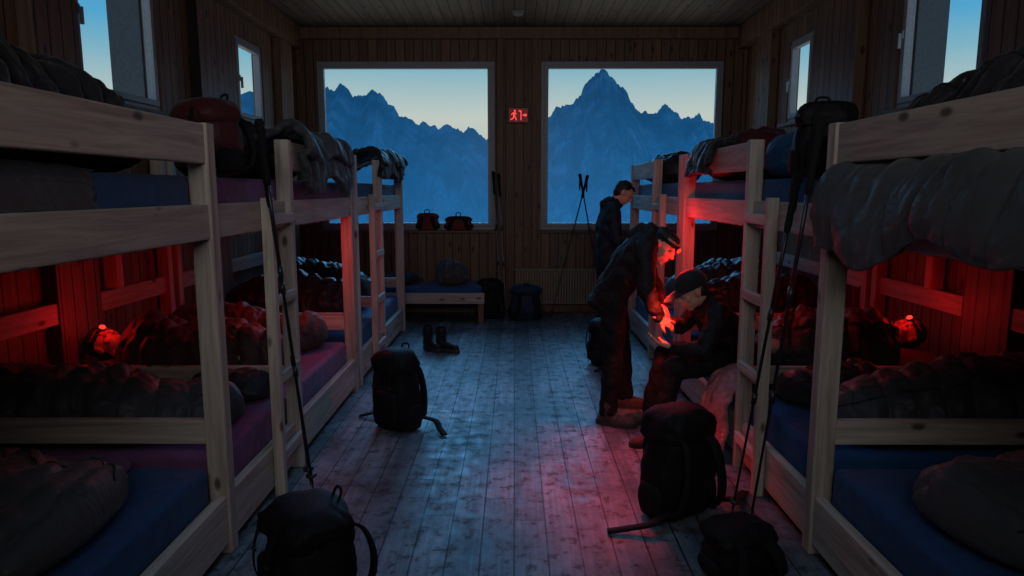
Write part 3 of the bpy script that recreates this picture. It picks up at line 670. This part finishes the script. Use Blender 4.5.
def headlamp(parent,base,c,s,f,u):
    base=V(base); E=empty('headlamp',(0,0,0),parent=parent)
    bm=bmesh.new(); pts=[]
    for i in range(41):
        a=2*math.pi*i/40; pts.append(c-base+u*.05+s*math.cos(a)*.082+f*(math.sin(a)*.100-.012))
    ribbon(bm,pts,.004,.024,upv=u)
    finish('strap',bm,M_strap,E)
    bm=bmesh.new(); A=c-base+u*.045+f*.082; tube(bm,[A,A+f*.022],.021,16); finish('lamp_housing',bm,M_plas,E,True)
    bm=bmesh.new(); tube(bm,[A+f*.022,A+f*.028,A+f*.034],.0185,16,scales=[1,.9,.4]); o=finish('lens',bm,M_redlens,E,True); o["label"]='glowing red lens'
    return base+A+f*.05
def person(label,base,J,jacket=None,trous=None,shoes=True,hair=True,cap=False,lamp=False,curl=.7,hands=True,group=None,shmat=M_shoe):
    base=V(base); E=empty('person',base,label,'person',group)
    J={k:V(v) for k,v in J.items()}
    hs,hf,hu=axes(J['hf'],J['hu']); c=J['head']; P=head_prims(c,hs,hf,hu)
    sh=(J['sR']-J['sL']).normalized(); hp=(J['hR']-J['hL']).normalized()
    pel=J['pelvis']; ch=J['chest']; nk=J['neck']
    P.append(('c',nk,.056,c-hu*.05-hf*.02,.050))
    slab(P,pel,ch,.088,.098,6,.06,.075,hp,sh); slab(P,ch,(J['sR']+J['sL'])/2,.095,.072,4,.08,.10,sh,sh)
    P+=[('c',(J['sR']+J['sL'])/2,.06,nk,.055)]
    for k in 'LR':
        P+=[('c',J['s'+k],.052,J['e'+k],.038),('c',J['e'+k],.038,J['w'+k],.026)]
        P+=[('c',J['h'+k],.082,J['k'+k],.054),('c',J['k'+k],.053,J['a'+k],.037)]
        tv=J['t'+k].normalized()
        P+=[('c',J['a'+k]-V((0,0,.03))-tv*.02,.032,J['a'+k]-V((0,0,.045))+tv*.12,.026)]
        if hands: hand(P,J['w'+k],J['hd'+k],J['hn'+k],1 if k=='R' else -1,curl)
    blob('body',P,.0055,M_skin,E,base,3)
    for sg in (-1,1):
        bm=bmesh.new(); bmesh.ops.create_icosphere(bm,subdivisions=2,radius=.0115,matrix=Matrix.Translation(c+hf*.077+hu*.008+hs*.031*sg-base)); finish('eye',bm,M_eye,E,True)
    if jacket:
        up=(ch-pel).normalized(); hem=pel-up*.10
        Q=[]; slab(Q,hem,ch,.112,.118,16,.062,.076,hp,sh); slab(Q,ch,(J['sR']+J['sL'])/2+(nk-ch)*.05,.117,.085,8,.082,.10,sh,sh)
        Q+=[('c',(J['sR']+J['sL'])/2,.075,nk+(nk-ch).normalized()*.03,.064),('c',nk-hf*.055,.05,nk-hf*.075-hu*.05,.055)]
        for k in 'LR':
            wd=(J['w'+k]-J['e'+k]).normalized()
            Q+=[('c',(J['sR']+J['sL'])/2,.078,J['s'+k],.068),('c',J['s'+k],.068,J['e'+k],.054),('c',J['e'+k],.054,J['w'+k]-wd*.01,.042)]
        blob('jacket',Q,.009,jacket,E,base,5,.008,7,fold=1.0,cut=[(hem-up*.03,-up)] if pel.z>.7 else None)
        nd=(c-hu*.05-nk).normalized(); s2,u2=frame_for(nd); bm=bmesh.new()
        pts=[nk+nd*.035+s2*math.cos(2*math.pi*i/24)*.068+u2*math.sin(2*math.pi*i/24)*.068-base for i in range(25)]
        ribbon(bm,pts,.012,.05,upv=nd); finish('collar',bm,jacket,E,True)
    if trous:
        Q=[]; slab(Q,pel-(ch-pel).normalized()*.06,pel+(ch-pel).normalized()*.03,.098,.098,3,.065,.065,hp,hp)
        for k in 'LR':
            ad=(J['a'+k]-J['k'+k]).normalized()
            Q+=[('c',pel,.085,J['h'+k],.096),('c',J['h'+k],.096,J['k'+k],.070),('c',J['k'+k],.068,J['a'+k]-ad*.01,.060)]
        blob('trousers',Q,.009,trous,E,base,5,.007,8,fold=1.0)
    if shoes:
        for k in 'LR': shoe(E,base,J['a'+k],J['t'+k],mat=shmat)
    A=(hs,hf,hu)
    if cap:
        Q=[('e',c+hu*.040-hf*.012,A,(.090,.110,.100))]
        blob('cap',Q,.008,M_cap,E,base,3,.002,30,cut=[(c+hu*.026,-hu)])
        bm=bmesh.new(); n=18; top=[]
        for i in range(n+1):
            a=math.pi*i/n; cx,sx=math.cos(a),math.sin(a)
            top.append((c+hu*(.036-.014*sx)+hs*cx*.074+hf*(.055+.135*sx)-base,c+hu*.040+hs*cx*.078+hf*(.03+.055*sx)-base))
        vs=[(bm.verts.new(a),bm.verts.new(b_),bm.verts.new(a-hu*.005),bm.verts.new(b_-hu*.005)) for a,b_ in top]
        for i in range(n):
            p,q=vs[i],vs[i+1]
            for f in ((p[0],q[0],q[1],p[1]),(p[2],p[3],q[3],q[2]),(p[0],p[2],q[2],q[0])): bm.faces.new(f)
        finish('cap_brim',bm,M_cap,E,True)
        Q=[('e',c-hu*.005-hf*.052,A,(.074,.052,.06))]; blob('hair',Q,.007,M_hair,E,base,2,.004,45)
    elif hair:
        Q=[('e',c+hu*.040-hf*.032,A,(.082,.088,.084)),('e',c-hu*.01-hf*.055,A,(.074,.052,.07)),('e',c+hu*.085+hf*.022,A,(.055,.05,.024))]
        blob('hair',Q,.007,M_hair,E,base,2,.006,45)
    lp=headlamp(E,base,c,hs,hf,hu) if lamp else None
    return E,lp,hf
person('person standing in a dark navy jacket, head bowed over hands',(.95,6.9,0),dict(
 head=(1.09,6.86,1.56),hf=(.75,-.15,-.62),hu=(.62,0,.75),neck=(1.0,6.88,1.45),chest=(.95,6.9,1.22),pelvis=(.94,6.92,.96),
 sL=(.95,7.07,1.385),sR=(.97,6.72,1.385),eL=(1.02,7.12,1.10),eR=(1.00,6.66,1.10),wL=(1.20,7.0,1.02),wR=(1.20,6.78,1.02),
 hdL=(.8,-.5,-.1),hdR=(.8,.5,-.1),hnL=(0,-.5,-.8),hnR=(0,.5,-.8),
 hL=(.94,7.01,.90),hR=(.94,6.83,.90),kL=(.96,7.03,.49),kR=(1.0,6.80,.49),aL=(.90,7.05,.086),aR=(.95,6.78,.086),tL=(1,.1,0),tR=(1,-.15,0)),M_jacketn,M_trous)
e2,lp2,hf2=person('person bending forward in dark jacket with glowing red headlamp',(.70,4.68,0),dict(
 head=(.985,4.52,1.225),hf=(.58,-.56,-.52),hu=(.55,-.12,.80),neck=(.89,4.56,1.30),chest=(.80,4.62,1.13),pelvis=(.68,4.70,.90),
 sL=(.88,4.74,1.255),sR=(.85,4.40,1.235),eL=(.96,4.74,.975),eR=(.84,4.32,.965),wL=(.99,4.50,.835),wR=(.93,4.32,.785),
 hdL=(.1,-.6,-.35),hdR=(.6,.1,-.35),hnL=(-.2,-.5,-.6),hnR=(0,.5,-.7),
 hL=(.70,4.80,.87),hR=(.68,4.62,.87),kL=(.77,4.84,.48),kR=(.68,4.58,.48),aL=(.82,4.90,.086),aR=(.64,4.52,.086),tL=(1,-.1,0),tR=(.9,-.35,0)),M_jacketr,M_trous,lamp=True,curl=.6)
e3,lp3,hf3=person('person in black jacket and brimmed cap sitting on the bunk edge',(.98,4.35,0),dict(
 head=(1.12,4.27,.965),hf=(-.86,-.10,-.45),hu=(-.45,-.05,.86),neck=(1.215,4.32,.895),chest=(1.32,4.35,.745),pelvis=(1.47,4.36,.535),
 sL=(1.26,4.16,.845),sR=(1.26,4.52,.845),eL=(1.16,4.07,.62),eR=(1.14,4.58,.67),wL=(.99,4.20,.62),wR=(1.05,4.42,.735),
 hdL=(-.8,.1,.20),hdR=(-.75,-.35,.05),hnL=(0,.2,.9),hnR=(0,-.2,.9),
 hL=(1.42,4.26,.52),hR=(1.42,4.46,.52),kL=(1.00,4.20,.48),kR=(1.02,4.52,.50),aL=(.92,4.14,.086),aR=(.94,4.54,.086),tL=(-1,-.2,0),tR=(-1,.1,0)),M_jacketb,M_trous,cap=True,curl=.5)
def sleeper(s,x,y,label):
    X=lambda d:x-s*d
    return person(label,(X(.3),y,LZ),dict(head=(x,y,.650),hf=(-s*.45,-.30,.82),hu=(s*.90,-.15,.45),neck=(X(.13),y,.585),chest=(X(.36),y,.57),pelvis=(X(.66),y,.555),
     sL=(X(.2),y-.13,.575),sR=(X(.2),y+.13,.565),eL=(X(.42),y-.16,.56),eR=(X(.42),y+.16,.55),wL=(X(.52),y-.02,.58),wR=(X(.54),y+.05,.57),
     hdL=(-s,.2,0),hdR=(-s,-.2,0),hnL=(0,0,-1),hnR=(0,0,-1),
     hL=(X(.66),y-.05,.55),hR=(X(.66),y+.06,.55),kL=(X(.92),y-.08,.57),kR=(X(.92),y+.1,.56),aL=(X(.68),y+.16,.53),aR=(X(.70),y+.17,.54),tL=(-s,0,0),tR=(-s,0,0)),
     None,None,shoes=False,hair=True,lamp=True,hands=False)
sl=sleeper(-1,-2.56,4.18,'person asleep in a sleeping bag wearing a red headlamp')
sr=sleeper(1,2.64,4.52,'person lying in a sleeping bag wearing a red headlamp')
def boot(loc,rot,label):
    E=empty('hiking_boot',loc,label,'boot','hiking boots on the floor',rot=(0,0,rot))
    P=[('c',(0,.0,.22),.055,(0,0,.08),.050),('c',(0,.03,.07),.042,(0,-.07,.065),.045),('c',(0,-.07,.06),.045,(0,-.17,.05),.036)]
    blob('upper',P,.008,M_leath,E,(0,0,0),3,.002,30,cut=[((0,0,.245),(0,0,1))])
    bm=bmesh.new(); n=24; R=[]
    for z,k in ((0,1),(.03,1.02),(.04,.95)):
        R.append([bm.verts.new((math.sin(2*math.pi*i/n)*.05*k,-.068-math.cos(2*math.pi*i/n)*.145*k,z)) for i in range(n)])
    for i in range(2):
        for j in range(n): bm.faces.new((R[i][j],R[i][(j+1)%n],R[i+1][(j+1)%n],R[i+1][j]))
    bm.faces.new(R[0]); bm.faces.new(R[-1][::-1]); finish('sole',bm,M_sole,E)
    bm=bmesh.new()
    for i in range(5):
        t=i/4; z=.10+.10*t; y=-.085+.03*t
        tube(bm,[(-.03,y+.02,z-.008),(0,y-.012,z+.004),(.03,y+.02,z-.008)],.0035,6)
    finish('laces',bm,M_plas,E,True)
boot((-.87,6.74,0),.7,'dark leather hiking boot standing on the floorboards')
boot((-.73,6.66,0),1.1,'dark leather hiking boot turned slightly beside its pair')
# ------------------------------------------------------------------ lights
def light(name,typ,loc,energy,color,target=None,**k):
    l=bpy.data.lights.new(name,typ); l.energy=energy; l.color=color
    for a,b_ in k.items(): setattr(l,a,b_)
    o=bpy.data.objects.new(name,l); o.location=loc; COL.objects.link(o)
    if target is not None: o.rotation_euler=(V(target)-V(loc)).to_track_quat('-Z','Y').to_euler()
    return o
light('dusk_glow','SUN',(0,12,6),1.65,(.16,.53,1),(0,12-math.cos(math.radians(27)),6-math.sin(math.radians(27))),angle=math.radians(38))
light('ceiling_fill','AREA',(0,5.0,3.55),8,(.28,.60,1),(0,5.0,0),shape='RECTANGLE',size=1.0,size_y=4.2,spread=math.radians(80))  # added out-of-view fill for the blue ambient, no ceiling fixture there
light('rear_glow','AREA',(0,-.9,2.7),12,(.95,.95,.97),(0,4,2.3),shape='RECTANGLE',size=2.5,size_y=.8,spread=math.radians(100))
RED=(1,.010,.012)
light('headlamp_beam','SPOT',lp2,45,RED,(1.0,4.2,.5),spot_size=1.7,spot_blend=1,shadow_soft_size=.03)
light('hands_fill','SPOT',(.88,4.12,1.02),42,(1,.05,.025),(.96,4.34,.76),spot_size=.95,spot_blend=.8,shadow_soft_size=.03)  # added spot brightening the joined hands, not an actual lamp
light('face_fill','POINT',(1.08,4.38,1.13),1.5,RED,shadow_soft_size=.03)  # extra point light on the bending person's face, no lamp of its own
light('floor_red_fill','SPOT',(.52,4.02,1.15),60,RED,(.60,3.72,0),spot_size=1.45,spot_blend=1,shadow_soft_size=.10)  # added mid-air spot making the red pool on the boards
light('post_red_fill','POINT',(1.12,5.05,1.35),4,RED,shadow_soft_size=.06)  # added point light reddening the bunk post, stands in for headlamp spill
light('sleeper_lamp','POINT',V(sl[1])+V((0.06,-.08,.06)),1.1,RED,shadow_soft_size=.05)
light('sleeper_lamp','POINT',V(sr[1])+V((-.06,-.08,.06)),1.1,RED,shadow_soft_size=.05)
light('bunk_red_fill','POINT',(-1.55,4.9,1.15),4.5,RED,shadow_soft_size=.12)  # both bunk points are added red fill, with no lamp at either spot
light('bunk_red_fill','POINT',(1.65,5.1,1.15),3.5,RED,shadow_soft_size=.12)
# ------------------------------------------------------------------ camera
cam=bpy.data.cameras.new('Camera'); cam.lens=24; cam.sensor_width=36; cam.clip_end=3000; cam.clip_start=.02
co=bpy.data.objects.new('Camera',cam); COL.objects.link(co); co.location=(0,0,1.6)
co.rotation_euler=(math.radians(90-8.2),0,math.radians(.2)); scene.camera=co
